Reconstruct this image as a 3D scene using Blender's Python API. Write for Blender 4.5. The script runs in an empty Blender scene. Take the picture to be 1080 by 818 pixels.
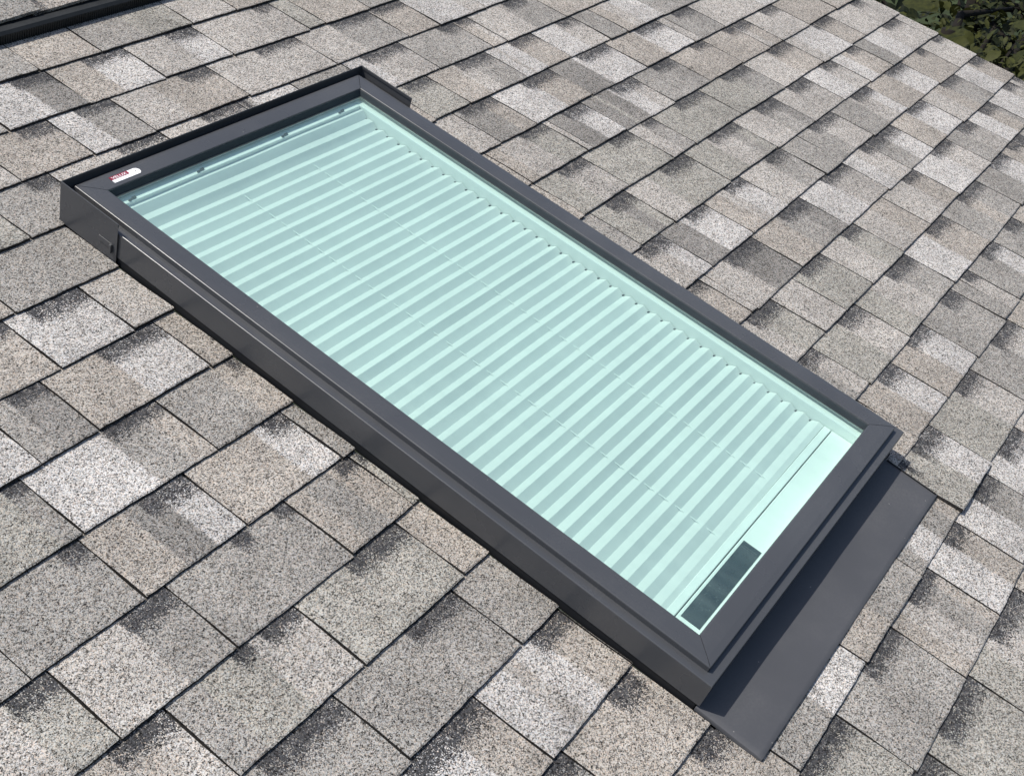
import bpy, bmesh, math, random
import numpy as np
from mathutils import Vector, Matrix

random.seed(11)
rng = np.random.default_rng(5)
SC = bpy.context.scene
COL = SC.collection
PITCH = math.radians(18.96)
ROOF = Matrix.Rotation(PITCH, 4, 'X')        # roof plane: x along the courses, y up the slope, z out of it
E = 0.143                                    # shingle exposure
Y0 = 0.8396                                  # butt line of course 0
XR = 2.961                                   # rake edge
YR = 1.105                                   # ridge
W, YB, YT = 0.817, -0.992, 0.4252            # skylight width, foot, head

# per course: tabs (start, end, colour runs in metres along x) and printed shadow bands
ROWS = {
 -1: ("-1.635,-1.498,-1.635P,-1.599T;-1.498,-1.313,-1.498G,-1.452W;-1.313,-1.166,-1.313G,-1.281G;-1.166,-1.035,-1.166G,-1.131T;-1.035,-0.849,-1.035T,-0.994W;-0.849,-0.579,-0.849T,-0.776G;-0.579,-0.329,-0.579T;-0.329,-0.084,-0.329O;-0.084,0.073,-0.084G,-0.035T;0.073,0.281,0.073G,0.123G;0.281,0.446,0.281G;0.446,0.595,0.446T;0.595,0.734,0.595G,0.631P;0.734,0.889,0.734T,0.765T;0.889,1.160,0.889P,0.965G;1.160,1.415,1.160P,1.216P;1.415,1.666,1.415W;1.666,1.917,1.666T,1.717T;1.917,2.069,1.917G,1.952P;2.069,2.240,2.069P;2.240,2.463,2.240P,2.285G;2.463,2.702,2.463G;2.702,2.961,2.702T",
   "-1.580,-1.498;-1.254,-1.166;-0.960,-0.849;-0.479,-0.329;-0.021,0.073;0.650,0.734;0.998,1.160;1.516,1.666;1.978,2.069;2.329,2.463;2.806,2.961"),
 0: ("-1.664,-1.488,-1.664G,-1.632G;-1.488,-1.339,-1.488G,-1.457P;-1.339,-1.191,-1.339W;-1.191,-1.022,-1.191O,-1.139G;-1.022,-0.759,-1.022T;-0.759,-0.594,-0.759W;-0.594,-0.449,-0.594P,-0.567P;-0.449,-0.221,-0.449O,-0.386G;-0.221,-0.037,-0.221W;-0.037,0.284,-0.037G;0.284,0.445,0.284T;0.445,0.711,0.445G,0.578O;0.711,0.853,0.711P;0.853,1.050,0.853T;1.050,1.285,1.050G,1.105T;1.285,1.464,1.285T;1.464,1.732,1.464G;1.732,1.921,1.732G,1.790P;1.921,2.074,1.921G;2.074,2.253,2.074P;2.253,2.374,2.253T;2.374,2.554,2.374W;2.554,2.708,2.554G;2.708,2.961,2.708G",
   "-1.593,-1.488;-1.280,-1.191;-0.917,-0.759;-0.536,-0.449;-0.147,-0.037;1.144,1.285;1.571,1.732;1.982,2.074;2.301,2.374;2.616,2.708"),
 1: ("-1.602,-1.381,-1.602O,-1.561W;-1.381,-1.263,-1.381G;-1.263,-1.052,-1.263T,-1.209T;-1.052,-0.843,-1.052G;-0.843,-0.622,-0.843G,-0.779T;-0.622,-0.446,-0.622T,-0.567G;-0.446,-0.224,-0.446W,-0.383T;-0.224,-0.095,-0.224T;-0.095,0.098,-0.095P;0.098,0.294,0.098W,0.215D;0.294,0.499,0.294T,0.390W;0.499,0.702,0.499P,0.617W;0.702,0.955,0.702P;0.955,1.014,0.955O;1.014,1.182,1.014T;1.182,1.438,1.182G;1.438,1.675,1.438T,1.508P;1.675,1.865,1.675P;1.865,2.064,1.865O;2.064,2.185,2.064P,2.091W;2.185,2.307,2.185O,2.212W;2.307,2.517,2.307T;2.517,2.709,2.517T;2.709,2.961,2.709G,2.765P",
   "0.200,0.294;0.380,0.499;0.614,0.702;0.892,0.955;-1.514,-1.381;-1.179,-1.052;-0.755,-0.622;-0.357,-0.224;-0.018,0.098;1.533,1.675;1.945,2.064;2.234,2.307;2.594,2.709"),
 2: ("-1.715,-1.476,-1.715P,-1.670P;-1.476,-1.286,-1.476O,-1.416P;-1.286,-1.090,-1.286P;-1.090,-0.903,-1.090T,-1.039P;-0.903,-0.757,-0.903P;-0.757,-0.528,-0.757P,-0.686W;-0.528,-0.360,-0.528T;-0.360,-0.131,-0.360T,-0.300T;-0.131,0.014,-0.131P;0.014,0.184,0.014T;0.184,0.341,0.184W,0.251G;0.341,0.612,0.341P,0.448T;0.612,0.896,0.612P;0.896,1.171,0.896P,1.019G;1.171,1.298,1.171T;1.298,1.504,1.298W,1.439P;1.504,1.759,1.504W;1.759,2.002,1.759T;2.002,2.217,2.002T,2.055P;2.217,2.405,2.217G;2.405,2.545,2.405W;2.545,2.785,2.545G;2.785,2.961,2.785G,2.822G",
   "0.104,0.184;0.244,0.341;0.524,0.612;0.755,0.896;1.020,1.171;1.173,1.298;-1.619,-1.476;-1.208,-1.090;-0.844,-0.757;-0.461,-0.360;-0.073,0.014;1.606,1.759;2.087,2.217;2.461,2.545;2.856,2.961"),
 3: ("-1.681,-1.487,-1.681P;-1.487,-1.305,-1.487G;-1.305,-1.070,-1.305G,-1.242T;-1.070,-0.880,-1.070T,-1.030G;-0.880,-0.620,-0.880O;-0.620,-0.459,-0.620O,-0.578G;-0.459,-0.280,-0.459P;-0.280,-0.077,-0.280O;-0.077,0.074,-0.077G;0.074,0.348,0.074P;0.348,0.571,0.348P;0.571,0.734,0.571G,0.607W;0.734,0.911,0.734G,0.791G;0.911,1.124,0.911W,0.983P;1.124,1.347,1.124G;1.347,1.411,1.347T,1.390P;1.411,1.697,1.411P,1.552G;1.697,1.898,1.697T;1.898,2.096,1.898O;2.096,2.232,2.096W;2.232,2.452,2.232T;2.452,2.662,2.452P;2.662,2.961,2.662O",
   "0.011,0.074;0.229,0.348;0.453,0.603;0.971,1.124;1.274,1.411;1.567,1.667;-1.603,-1.487;-1.211,-1.070;-0.776,-0.620;-0.387,-0.280;1.977,2.096;2.320,2.452;2.782,2.961"),
 4: ("-1.623,-1.355,-1.623P,-1.554T;-1.355,-1.147,-1.355O;-1.147,-1.010,-1.147T;-1.010,-0.855,-1.010W,-0.979P;-0.855,-0.582,-0.855T,-0.770G;-0.582,-0.412,-0.582G;-0.412,-0.220,-0.412T;-0.220,0.035,-0.220G;0.035,0.322,0.035W;0.322,0.515,0.322P;0.515,0.717,0.515G,0.576G;0.717,0.927,0.717T;0.927,1.065,0.927O;1.065,1.309,1.065T,1.160P,1.213G;1.309,1.518,1.309W,1.341P,1.357W,1.410T;1.518,1.720,1.518W,1.624P;1.720,1.812,1.720G;1.812,2.022,1.812T,1.864P,1.916W;2.022,2.280,2.022G;2.280,2.402,2.280P;2.402,2.674,2.402T;2.674,2.817,2.674P;2.817,2.961,2.817P",
   "0.963,1.065;1.169,1.309;1.404,1.518;1.631,1.720;-1.516,-1.355;-1.092,-1.010;-0.746,-0.582;-0.336,-0.220;2.126,2.280;2.511,2.674;2.875,2.961"),
 5: ("-1.679,-1.403,-1.679P,-1.621G;-1.403,-1.228,-1.403P;-1.228,-1.097,-1.228P,-1.192P;-1.097,-0.865,-1.097P,-1.030G;-0.865,-0.666,-0.865G;-0.666,-0.461,-0.666W,-0.618W;-0.461,-0.247,-0.461T;-0.247,-0.094,-0.247W;-0.094,0.088,-0.094P;0.088,0.261,0.088G;0.261,0.411,0.261G;0.411,0.691,0.411W,0.469T;0.691,0.993,0.691P;0.993,1.144,0.993G,1.087T;1.144,1.407,1.144W,1.295T;1.407,1.687,1.407D,1.517W;1.687,1.973,1.687T,1.830W;1.973,2.014,1.973P;2.014,2.164,2.014G;2.164,2.443,2.164P;2.443,2.629,2.443W;2.629,2.740,2.629G,2.663T;2.740,2.961,2.740P",
   "-0.208,-0.094;1.006,1.144;1.264,1.407;1.533,1.687;1.834,1.973;2.055,2.164;-1.569,-1.403;-1.176,-1.097;-0.785,-0.666;-0.376,-0.247;2.518,2.629;2.828,2.961"),
 6: ("-1.631,-1.455,-1.631G;-1.455,-1.312,-1.455G;-1.312,-1.115,-1.312T;-1.115,-0.882,-1.115P,-1.054P;-0.882,-0.638,-0.882O,-0.820W;-0.638,-0.400,-0.638W;-0.400,-0.290,-0.400G,-0.358D;-0.290,-0.053,-0.290T,-0.173W;-0.053,0.137,-0.053T;0.137,0.285,0.137T;0.285,0.521,0.285P,0.347P;0.521,0.735,0.521T;0.735,0.926,0.735T;0.926,1.167,0.926T,0.971P,1.068O;1.167,1.190,1.167P;1.190,1.349,1.190D,1.264W;1.349,1.601,1.349D,1.405O,1.419D,1.475W,1.542P;1.601,1.809,1.601G;1.809,2.014,1.809T;2.014,2.197,2.014T;2.197,2.286,2.197P,2.230T;2.286,2.490,2.286P;2.490,2.714,2.490T;2.714,2.961,2.714T",
   "-0.359,-0.290;-0.184,-0.053;1.059,1.167;1.247,1.349;1.478,1.601;1.698,1.809;1.931,2.014;2.132,2.286;2.390,2.490;-1.561,-1.455;-1.233,-1.115;-0.784,-0.638"),
 7: ("-1.749,-1.533,-1.749P;-1.533,-1.337,-1.533P;-1.337,-1.139,-1.337G;-1.139,-0.936,-1.139T,-1.097P;-0.936,-0.749,-0.936W,-0.887G;-0.749,-0.616,-0.749P,-0.717W;-0.616,-0.440,-0.616O,-0.474G;-0.440,-0.178,-0.440W,-0.292G,-0.220T;-0.178,-0.001,-0.178G,-0.060T;-0.001,0.191,-0.001P,0.043G;0.191,0.386,0.191G,0.250G;0.386,0.591,0.386W,0.444P;0.591,0.815,0.591G;0.815,0.932,0.815T;0.932,1.134,0.932O,1.024P;1.134,1.351,1.134O;1.351,1.470,1.351P,1.408G;1.470,1.735,1.470O;1.735,2.012,1.735O,1.914G;2.012,2.296,2.012P,2.156T;2.296,2.519,2.296P,2.355W;2.519,2.638,2.519T;2.638,2.955,2.638P;2.955,2.961,2.955O",
   "-0.479,-0.440;-0.291,-0.178;-0.032,0.026;1.020,1.134;1.250,1.351;1.412,1.470;1.579,1.735;1.859,2.012;2.162,2.296;2.494,2.638;2.815,2.906;-1.663,-1.533;-1.258,-1.139;-0.861,-0.749"),
 8: ("-1.632,-1.513,-1.632W;-1.513,-1.369,-1.513P,-1.478P;-1.369,-1.128,-1.369T,-1.299T;-1.128,-0.902,-1.128G,-1.078W;-0.902,-0.643,-0.902G;-0.643,-0.451,-0.643G;-0.451,-0.252,-0.451T,-0.370D,-0.311W;-0.252,-0.036,-0.252T,-0.106W;-0.036,0.181,-0.036G;0.181,0.319,0.181T,0.225W;0.319,0.502,0.319O;0.502,0.758,0.502G;0.758,0.957,0.758G;0.957,1.111,0.957O,1.034D,1.076O;1.111,1.400,1.111P,1.212O;1.400,1.678,1.400O,1.514P,1.605G,1.640O;1.678,1.924,1.678P,1.808G,1.876D;1.924,2.141,1.924P;2.141,2.344,2.141W,2.253P;2.344,2.533,2.344W,2.420T;2.533,2.615,2.533G;2.615,2.901,2.615W,2.727P;2.901,2.961,2.901P",
   "-0.496,-0.451;-0.348,-0.252;-0.091,-0.036;1.010,1.111;1.267,1.400;1.523,1.678;1.796,1.924;2.016,2.141;2.252,2.344;2.449,2.533;2.775,2.901;-1.584,-1.513;-1.273,-1.128;-0.798,-0.643"),
 9: ("-1.690,-1.421,-1.690O;-1.421,-1.280,-1.421P,-1.390W;-1.280,-1.064,-1.280O,-1.215P;-1.064,-0.782,-1.064T,-1.010P;-0.782,-0.620,-0.782P,-0.693O;-0.620,-0.416,-0.620P,-0.501G;-0.416,-0.172,-0.416G;-0.172,-0.022,-0.172T,-0.132G,-0.076T;-0.022,0.155,-0.022O,0.028W;0.155,0.351,0.155P;0.351,0.576,0.351T;0.576,0.777,0.576P;0.777,1.039,0.777P,0.988W;1.039,1.250,1.039D,1.131W;1.250,1.448,1.250T,1.325P,1.364W;1.448,1.689,1.448P,1.580G;1.689,1.799,1.689G;1.799,2.033,1.799G,1.908P;2.033,2.307,2.033G,2.166P,2.248W;2.307,2.594,2.307T,2.458W;2.594,2.784,2.594T;2.784,2.961,2.784P",
   "-0.693,-0.620;-0.507,-0.416;-0.294,-0.251;-0.205,-0.172;-0.067,0.009;0.924,1.039;1.149,1.250;1.350,1.448;1.585,1.689;1.866,2.033;2.177,2.307;2.447,2.594;2.717,2.784;2.882,2.961;-1.583,-1.421;-1.194,-1.064"),
 10: ("-1.691,-1.478,-1.691P,-1.634G;-1.478,-1.310,-1.478T,-1.431T;-1.310,-1.177,-1.310P,-1.270P;-1.177,-0.976,-1.177O,-1.114W;-0.976,-0.709,-0.976T,-0.929G;-0.709,-0.551,-0.709T,-0.594P;-0.551,-0.306,-0.551G,-0.494O,-0.404P;-0.306,-0.070,-0.306O;-0.070,0.111,-0.070T;0.111,0.263,0.111W,0.149G;0.263,0.476,0.263O;0.476,0.729,0.476P;0.729,0.971,0.729T;0.971,0.997,0.971P;0.997,1.238,0.997P,1.103D;1.238,1.518,1.238T,1.365G,1.449D;1.518,1.799,1.518W,1.662P;1.799,1.967,1.799W,1.872P;1.967,2.155,1.967G,2.058W;2.155,2.422,2.155T,2.280W;2.422,2.723,2.422P,2.527T,2.601G;2.723,2.961,2.723W,2.848T",
   "-0.649,-0.551;-0.436,-0.390;-0.382,-0.306;-0.199,-0.070;0.908,0.971;1.083,1.238;1.379,1.518;1.649,1.799;1.914,2.155;2.280,2.422;2.584,2.723;2.865,2.961;-1.605,-1.478;-1.257,-1.177;-0.869,-0.709"),
 11: ("-1.610,-1.388,-1.610O,-1.562T;-1.388,-1.222,-1.388G;-1.222,-1.062,-1.222O;-1.062,-0.779,-1.062T,-0.986P;-0.779,-0.578,-0.779T;-0.578,-0.374,-0.578G;-0.374,-0.106,-0.374G;-0.106,0.062,-0.106G;0.062,0.280,0.062P;0.280,0.422,0.280G,0.317T;0.422,0.649,0.422P,0.467G;0.649,0.783,0.649P;0.783,1.061,0.783P,0.960O;1.061,1.181,1.061P;1.181,1.341,1.181O;1.341,1.548,1.341P,1.450O;1.548,1.746,1.548P,1.657T;1.746,1.982,1.746P,1.890T;1.982,2.263,1.982W,2.152P;2.263,2.458,2.263G,2.354P;2.458,2.665,2.458W,2.558T,2.633G;2.665,2.897,2.665W,2.812P;2.897,2.961,2.897P",
   "-0.527,-0.374;-0.225,-0.106;0.935,1.061;1.213,1.341;1.461,1.548;1.881,1.982;2.117,2.263;2.351,2.458;2.552,2.665;2.811,2.897;-1.521,-1.388;-1.158,-1.062;-0.699,-0.578;2.923,2.961"),
 12: ("-1.680,-1.444,-1.680O,-1.630T;-1.444,-1.268,-1.444W,-1.401T;-1.268,-0.989,-1.268G;-0.989,-0.831,-0.989P;-0.831,-0.684,-0.831T,-0.796T;-0.684,-0.514,-0.684O,-0.636P;-0.514,-0.230,-0.514W,-0.306T;-0.230,-0.006,-0.230W,-0.162P,-0.131W,-0.076T;-0.006,0.145,-0.006P,0.028P;0.145,0.337,0.145P,0.182T;0.337,0.615,0.337G,0.425T;0.615,0.785,0.615T,0.647T;0.785,0.990,0.785G,0.938P;0.990,1.230,0.990O,1.122P;1.230,1.550,1.230O,1.323P,1.429G;1.550,1.833,1.550W,1.685T;1.833,2.119,1.833G,1.959T,2.014G;2.119,2.371,2.119G,2.251W;2.371,2.486,2.371T;2.486,2.728,2.486G;2.728,2.961,2.728T,2.773T",
   "-0.347,-0.230;-0.094,-0.006;0.912,0.990;1.119,1.230;1.407,1.550;1.699,1.833;1.954,2.119;2.239,2.371;2.463,2.568;-1.585,-1.444;-1.156,-0.989;-0.772,-0.684;-0.401,-0.230;2.417,2.486;2.821,2.961"),
 13: ("-1.666,-1.493,-1.666W,-1.627W;-1.493,-1.234,-1.493G;-1.234,-1.052,-1.234T,-1.188T;-1.052,-0.872,-1.052T,-0.998W;-0.872,-0.706,-0.872T;-0.706,-0.465,-0.706P;-0.465,-0.206,-0.465G;-0.206,0.021,-0.206T;0.021,0.258,0.021W;0.258,0.426,0.258T;0.426,0.598,0.426G,0.464P;0.598,0.791,0.598G;0.791,0.918,0.791T;0.918,1.107,0.918T,1.017W;1.107,1.314,1.107T,1.213W;1.314,1.522,1.314G;1.522,1.585,1.522G;1.585,1.648,1.585P;1.648,1.854,1.648G,1.774W;1.854,2.034,1.854G;2.034,2.288,2.034T;2.288,2.451,2.288O;2.451,2.593,2.451W;2.593,2.828,2.593P;2.828,2.961,2.828P",
   "-0.248,-0.206;-0.089,-0.008;1.014,1.107;1.197,1.314;1.433,1.522;1.593,1.648;1.743,1.854;1.946,2.034;-1.597,-1.493;-1.161,-1.052;-0.805,-0.706;-0.361,-0.206;2.136,2.288;2.508,2.593;2.881,2.961"),
 14: ("-1.700,-1.539,-1.700G;-1.539,-1.319,-1.539T,-1.497P;-1.319,-1.169,-1.319G,-1.281P;-1.169,-0.945,-1.169O,-1.101P;-0.945,-0.797,-0.945G;-0.797,-0.674,-0.797T,-0.771T;-0.674,-0.401,-0.674O;-0.401,-0.141,-0.401P;-0.141,0.028,-0.141T;0.028,0.299,0.028G,0.162W;0.299,0.566,0.299T,0.416G;0.566,0.800,0.566G,0.608W,0.687G,0.754T;0.800,0.987,0.800O,0.893W;0.987,1.259,0.987O,1.146P;1.259,1.539,1.259G,1.417P;1.539,1.661,1.539T;1.661,1.902,1.661G,1.734G;1.902,2.135,1.902P;2.135,2.274,2.135W,2.174W;2.274,2.514,2.274T;2.514,2.758,2.514P,2.588W;2.758,2.961,2.758O",
   "0.867,0.987;1.145,1.259;1.397,1.539;-1.636,-1.539;-1.259,-1.169;-0.886,-0.797;-0.565,-0.401;-0.073,0.028;1.758,1.902;2.191,2.274;2.612,2.758"),
 15: ("-1.724,-1.481,-1.724P;-1.481,-1.285,-1.481G;-1.285,-1.023,-1.285T,-1.208P;-1.023,-0.745,-1.023W;-0.745,-0.602,-0.745O;-0.602,-0.453,-0.602G;-0.453,-0.299,-0.453T;-0.299,-0.098,-0.299T;-0.098,0.171,-0.098O;0.171,0.411,0.171G;0.411,0.598,0.411T,0.455P,0.513G,0.569T;0.598,0.761,0.598W,0.692T;0.761,0.952,0.761W,0.857G;0.952,1.155,0.952W;1.155,1.372,1.155P,1.208W;1.372,1.645,1.372P,1.454P;1.645,1.834,1.645T;1.834,2.058,1.834W,1.904W;2.058,2.228,2.058T,2.103P;2.228,2.464,2.228T;2.464,2.637,2.464P;2.637,2.766,2.637G;2.766,2.961,2.766T",
   "0.036,0.171;0.279,0.411;0.488,0.598;0.682,0.761;0.852,0.952;1.028,1.155;-1.627,-1.481;-1.180,-1.023;-0.688,-0.602;-0.391,-0.299;0.010,0.171;1.242,1.372;1.721,1.834;2.126,2.228;2.533,2.637;2.844,2.961"),
 16: ("-1.625,-1.348,-1.625G;-1.348,-1.150,-1.348T;-1.150,-1.008,-1.150T,-1.117W;-1.008,-0.832,-1.008G;-0.832,-0.562,-0.832O,-0.749T;-0.562,-0.340,-0.562T,-0.513P;-0.340,-0.107,-0.340W;-0.107,0.053,-0.107G,-0.063G;0.053,0.222,0.053O;0.222,0.425,0.222O;0.425,0.695,0.425O,0.511P,0.591G;0.695,0.894,0.695T;0.894,1.142,0.894W,0.954W;1.142,1.331,1.142P;1.331,1.500,1.331G;1.500,1.762,1.500P;1.762,1.989,1.762P,1.829W;1.989,2.227,1.989O,2.056T;2.227,2.472,2.227W;2.472,2.666,2.472G,2.516W;2.666,2.825,2.666W;2.825,2.961,2.825O,2.869P",
   "0.266,0.425;0.565,0.695;-1.514,-1.348;-1.093,-1.008;-0.724,-0.562;-0.247,-0.107;0.121,0.222;0.533,0.695;0.993,1.142;1.399,1.500;1.853,1.989;2.325,2.472;2.730,2.825"),
 17: ("-1.708,-1.445,-1.708P,-1.625G;-1.445,-1.258,-1.445T;-1.258,-1.084,-1.258T;-1.084,-0.842,-1.084G;-0.842,-0.708,-0.842T,-0.818G;-0.708,-0.471,-0.708G,-0.653W;-0.471,-0.330,-0.471O,-0.441W;-0.330,-0.115,-0.330G;-0.115,0.083,-0.115T,-0.062T;0.083,0.321,0.083T;0.321,0.449,0.321W;0.449,0.671,0.449T;0.671,0.918,0.671O;0.918,1.042,0.918T;1.042,1.267,1.042G;1.267,1.428,1.267G;1.428,1.662,1.428T,1.487P;1.662,1.933,1.662G;1.933,2.051,1.933W,1.962G;2.051,2.232,2.051P,2.099G;2.232,2.428,2.232P,2.273G;2.428,2.699,2.428T;2.699,2.961,2.699W",
   "-1.603,-1.445;-1.188,-1.084;-0.788,-0.708;-0.414,-0.330;-0.036,0.083;0.372,0.449;0.770,0.918;1.132,1.267;1.522,1.662;1.980,2.051;2.310,2.428;2.804,2.961"),
 18: ("-1.643,-1.439,-1.643P,-1.597G;-1.439,-1.278,-1.439T,-1.398T;-1.278,-1.023,-1.278T;-1.023,-0.853,-1.023T,-0.974G;-0.853,-0.653,-0.853W;-0.653,-0.473,-0.653O;-0.473,-0.287,-0.473G,-0.418P;-0.287,-0.132,-0.287O,-0.237T;-0.132,0.145,-0.132G;0.145,0.353,0.145O;0.353,0.522,0.353G,0.397P;0.522,0.737,0.522P,0.581G;0.737,0.981,0.737W;0.981,1.216,0.981T,1.040G;1.216,1.358,1.216O,1.256P;1.358,1.657,1.358O;1.657,1.791,1.657P,1.683P;1.791,1.978,1.791T,1.831P;1.978,2.166,1.978P;2.166,2.429,2.166P,2.223T;2.429,2.584,2.429O;2.584,2.819,2.584T;2.819,2.961,2.819G",
   "-1.562,-1.439;-1.176,-1.023;-0.773,-0.653;-0.399,-0.287;-0.021,0.145;0.421,0.522;0.835,0.981;1.272,1.358;1.711,1.791;2.053,2.166;2.491,2.584;2.876,2.961"),
}


# ---------------------------------------------------------------- helpers
def mesh_obj(name, verts, faces, mat, parent=None, smooth=False, off=(0, 0, 0)):
    me = bpy.data.meshes.new(name)
    me.from_pydata([(v[0]-off[0], v[1]-off[1], v[2]-off[2]) for v in verts], [], faces)
    me.materials.append(mat)
    if smooth:
        for p in me.polygons: p.use_smooth = True
    me.update()
    o = bpy.data.objects.new(name, me)
    COL.objects.link(o)
    if parent: o.parent = parent
    return o

def tag(o, label=None, cat=None, group=None, kind=None):
    if label: o['label'] = label
    if cat: o['category'] = cat
    if group: o['group'] = group
    if kind: o['kind'] = kind
    return o

class MB:
    """collects boxes, sweeps and tubes into one mesh"""
    def __init__(s): s.v = []; s.f = []
    def add(s, vs, fs):
        n = len(s.v); s.v += [tuple(v) for v in vs]; s.f += [tuple(i+n for i in f) for f in fs]; return s
    def box(s, x0, x1, y0, y1, z0, z1, b=0.0):
        if b <= 0:
            return s.add([(x0,y0,z0),(x1,y0,z0),(x1,y1,z0),(x0,y1,z0),(x0,y0,z1),(x1,y0,z1),(x1,y1,z1),(x0,y1,z1)],
                         [(0,3,2,1),(4,5,6,7),(0,1,5,4),(1,2,6,5),(2,3,7,6),(3,0,4,7)])
        bm = bmesh.new()
        bmesh.ops.create_cube(bm, size=1)
        for v in bm.verts:
            v.co = ((x0+x1)/2+v.co.x*(x1-x0), (y0+y1)/2+v.co.y*(y1-y0), (z0+z1)/2+v.co.z*(z1-z0))
        bmesh.ops.bevel(bm, geom=bm.edges[:], offset=b, segments=2, affect='EDGES', profile=0.5)
        bm.verts.index_update()
        s.add([v.co[:] for v in bm.verts], [[v.index for v in f.verts] for f in bm.faces]); bm.free()
        return s
    def tube(s, pts, r0, r1=None, k=8):
        r1 = r0 if r1 is None else r1
        rings = []
        pts = [Vector(p) for p in pts]
        for i, p in enumerate(pts):
            d = (pts[min(i+1, len(pts)-1)]-pts[max(i-1, 0)]).normalized()
            a = d.orthogonal().normalized(); b = d.cross(a)
            r = r0+(r1-r0)*i/max(1, len(pts)-1)
            rings.append([p+(a*math.cos(2*math.pi*j/k)+b*math.sin(2*math.pi*j/k))*r for j in range(k)])
        vs = [v[:] for R in rings for v in R]
        fs = [(i*k+j, i*k+(j+1) % k, (i+1)*k+(j+1) % k, (i+1)*k+j) for i in range(len(pts)-1) for j in range(k)]
        fs += [tuple(range(k))[::-1], tuple((len(pts)-1)*k+j for j in range(k))]
        return s.add(vs, fs)
    def build(s, name, mat, parent=None, smooth=False, off=(0,0,0)):
        return mesh_obj(name, s.v, s.f, mat, parent, smooth, off)

# ---------------------------------------------------------------- materials
def new_mat(name):
    m = bpy.data.materials.new(name); m.use_nodes = True
    nt = m.node_tree; nt.nodes.clear()
    out = nt.nodes.new('ShaderNodeOutputMaterial')
    return m, nt, out
def N(nt, t, **kw):
    n = nt.nodes.new(t)
    for k, v in kw.items():
        if k.startswith('i_'):
            n.inputs[k[2:].replace('_', ' ')].default_value = v
        else: setattr(n, k, v)
    return n
def math_n(nt, op, a, b=None, clamp=False):
    n = nt.nodes.new('ShaderNodeMath'); n.operation = op; n.use_clamp = clamp
    for i, v in enumerate((a, b)):
        if v is None: continue
        if isinstance(v, (int, float)): n.inputs[i].default_value = v
        else: nt.links.new(v, n.inputs[i])
    return n.outputs[0]
def mix_c(nt, fac, a, b, mode='MIX'):
    n = nt.nodes.new('ShaderNodeMix'); n.data_type = 'RGBA'; n.blend_type = mode
    for i, v in ((0, fac), (6, a), (7, b)):
        if isinstance(v, (int, float)): n.inputs[i].default_value = v
        elif isinstance(v, tuple): n.inputs[i].default_value = (*v, 1) if len(v) == 3 else v
        else: nt.links.new(v, n.inputs[i])
    return n.outputs[2]
def map_r(nt, v, a, b, c, d):
    n = nt.nodes.new('ShaderNodeMapRange')
    nt.links.new(v, n.inputs[0])
    for i, x in enumerate((a, b, c, d)): n.inputs[i+1].default_value = x
    return n.outputs[0]

def simple(name, col, rough=0.5, spec=0.5, metal=0.0, var=0.12, vscale=6.0, speck=0.0, bump=0.0):
    m, nt, out = new_mat(name)
    p = N(nt, 'ShaderNodeBsdfPrincipled'); p.inputs['Roughness'].default_value = rough
    p.inputs['Specular IOR Level'].default_value = spec; p.inputs['Metallic'].default_value = metal
    tc = N(nt, 'ShaderNodeTexCoord')
    n1 = N(nt, 'ShaderNodeTexNoise'); n1.inputs['Scale'].default_value = vscale; n1.inputs['Detail'].default_value = 6
    nt.links.new(tc.outputs['Object'], n1.inputs['Vector'])
    f = map_r(nt, n1.outputs['Fac'], 0.3, 0.7, 1-var, 1+var)
    hs = N(nt, 'ShaderNodeHueSaturation'); hs.inputs['Color'].default_value = (*col, 1)
    nt.links.new(f, hs.inputs['Value'])
    c = hs.outputs[0]
    if speck > 0:
        nd = N(nt, 'ShaderNodeTexNoise'); nd.inputs['Scale'].default_value = 3.5; nd.inputs['Detail'].default_value = 8; nd.inputs['Roughness'].default_value = 0.7
        nt.links.new(tc.outputs['Object'], nd.inputs['Vector'])
        ng = N(nt, 'ShaderNodeTexNoise'); ng.inputs['Scale'].default_value = 260; ng.inputs['Detail'].default_value = 3
        nt.links.new(tc.outputs['Object'], ng.inputs['Vector'])
        df = math_n(nt, 'MULTIPLY', map_r(nt, nd.outputs['Fac'], 0.45, 0.75, 0, 0.07), map_r(nt, ng.outputs['Fac'], 0.35, 0.65, 0.2, 1.6), True)
        c = mix_c(nt, df, c, (0.30, 0.29, 0.27))
        v = N(nt, 'ShaderNodeTexVoronoi'); v.inputs['Scale'].default_value = 70; v.feature = 'F1'
        nt.links.new(tc.outputs['Object'], v.inputs['Vector'])
        sep = N(nt, 'ShaderNodeSeparateColor'); nt.links.new(v.outputs['Color'], sep.inputs[0])
        near = math_n(nt, 'LESS_THAN', v.outputs['Distance'], 0.07)
        pick = math_n(nt, 'GREATER_THAN', sep.outputs[0], 1-speck)
        c = mix_c(nt, math_n(nt, 'MULTIPLY', math_n(nt, 'MULTIPLY', near, pick), 0.5), c, (0.4, 0.38, 0.35))
    nt.links.new(c, p.inputs['Base Color'])
    r = map_r(nt, n1.outputs['Fac'], 0.3, 0.7, rough-0.06, rough+0.08)
    nt.links.new(r, p.inputs['Roughness'])
    if bump > 0:
        n2 = N(nt, 'ShaderNodeTexNoise'); n2.inputs['Scale'].default_value = 350; n2.inputs['Detail'].default_value = 2
        nt.links.new(tc.outputs['Object'], n2.inputs['Vector'])
        b = N(nt, 'ShaderNodeBump'); b.inputs['Strength'].default_value = bump; b.inputs['Distance'].default_value = 0.0006
        nt.links.new(n2.outputs['Fac'], b.inputs['Height']); nt.links.new(b.outputs[0], p.inputs['Normal'])
    nt.links.new(p.outputs[0], out.inputs[0])
    return m

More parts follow.
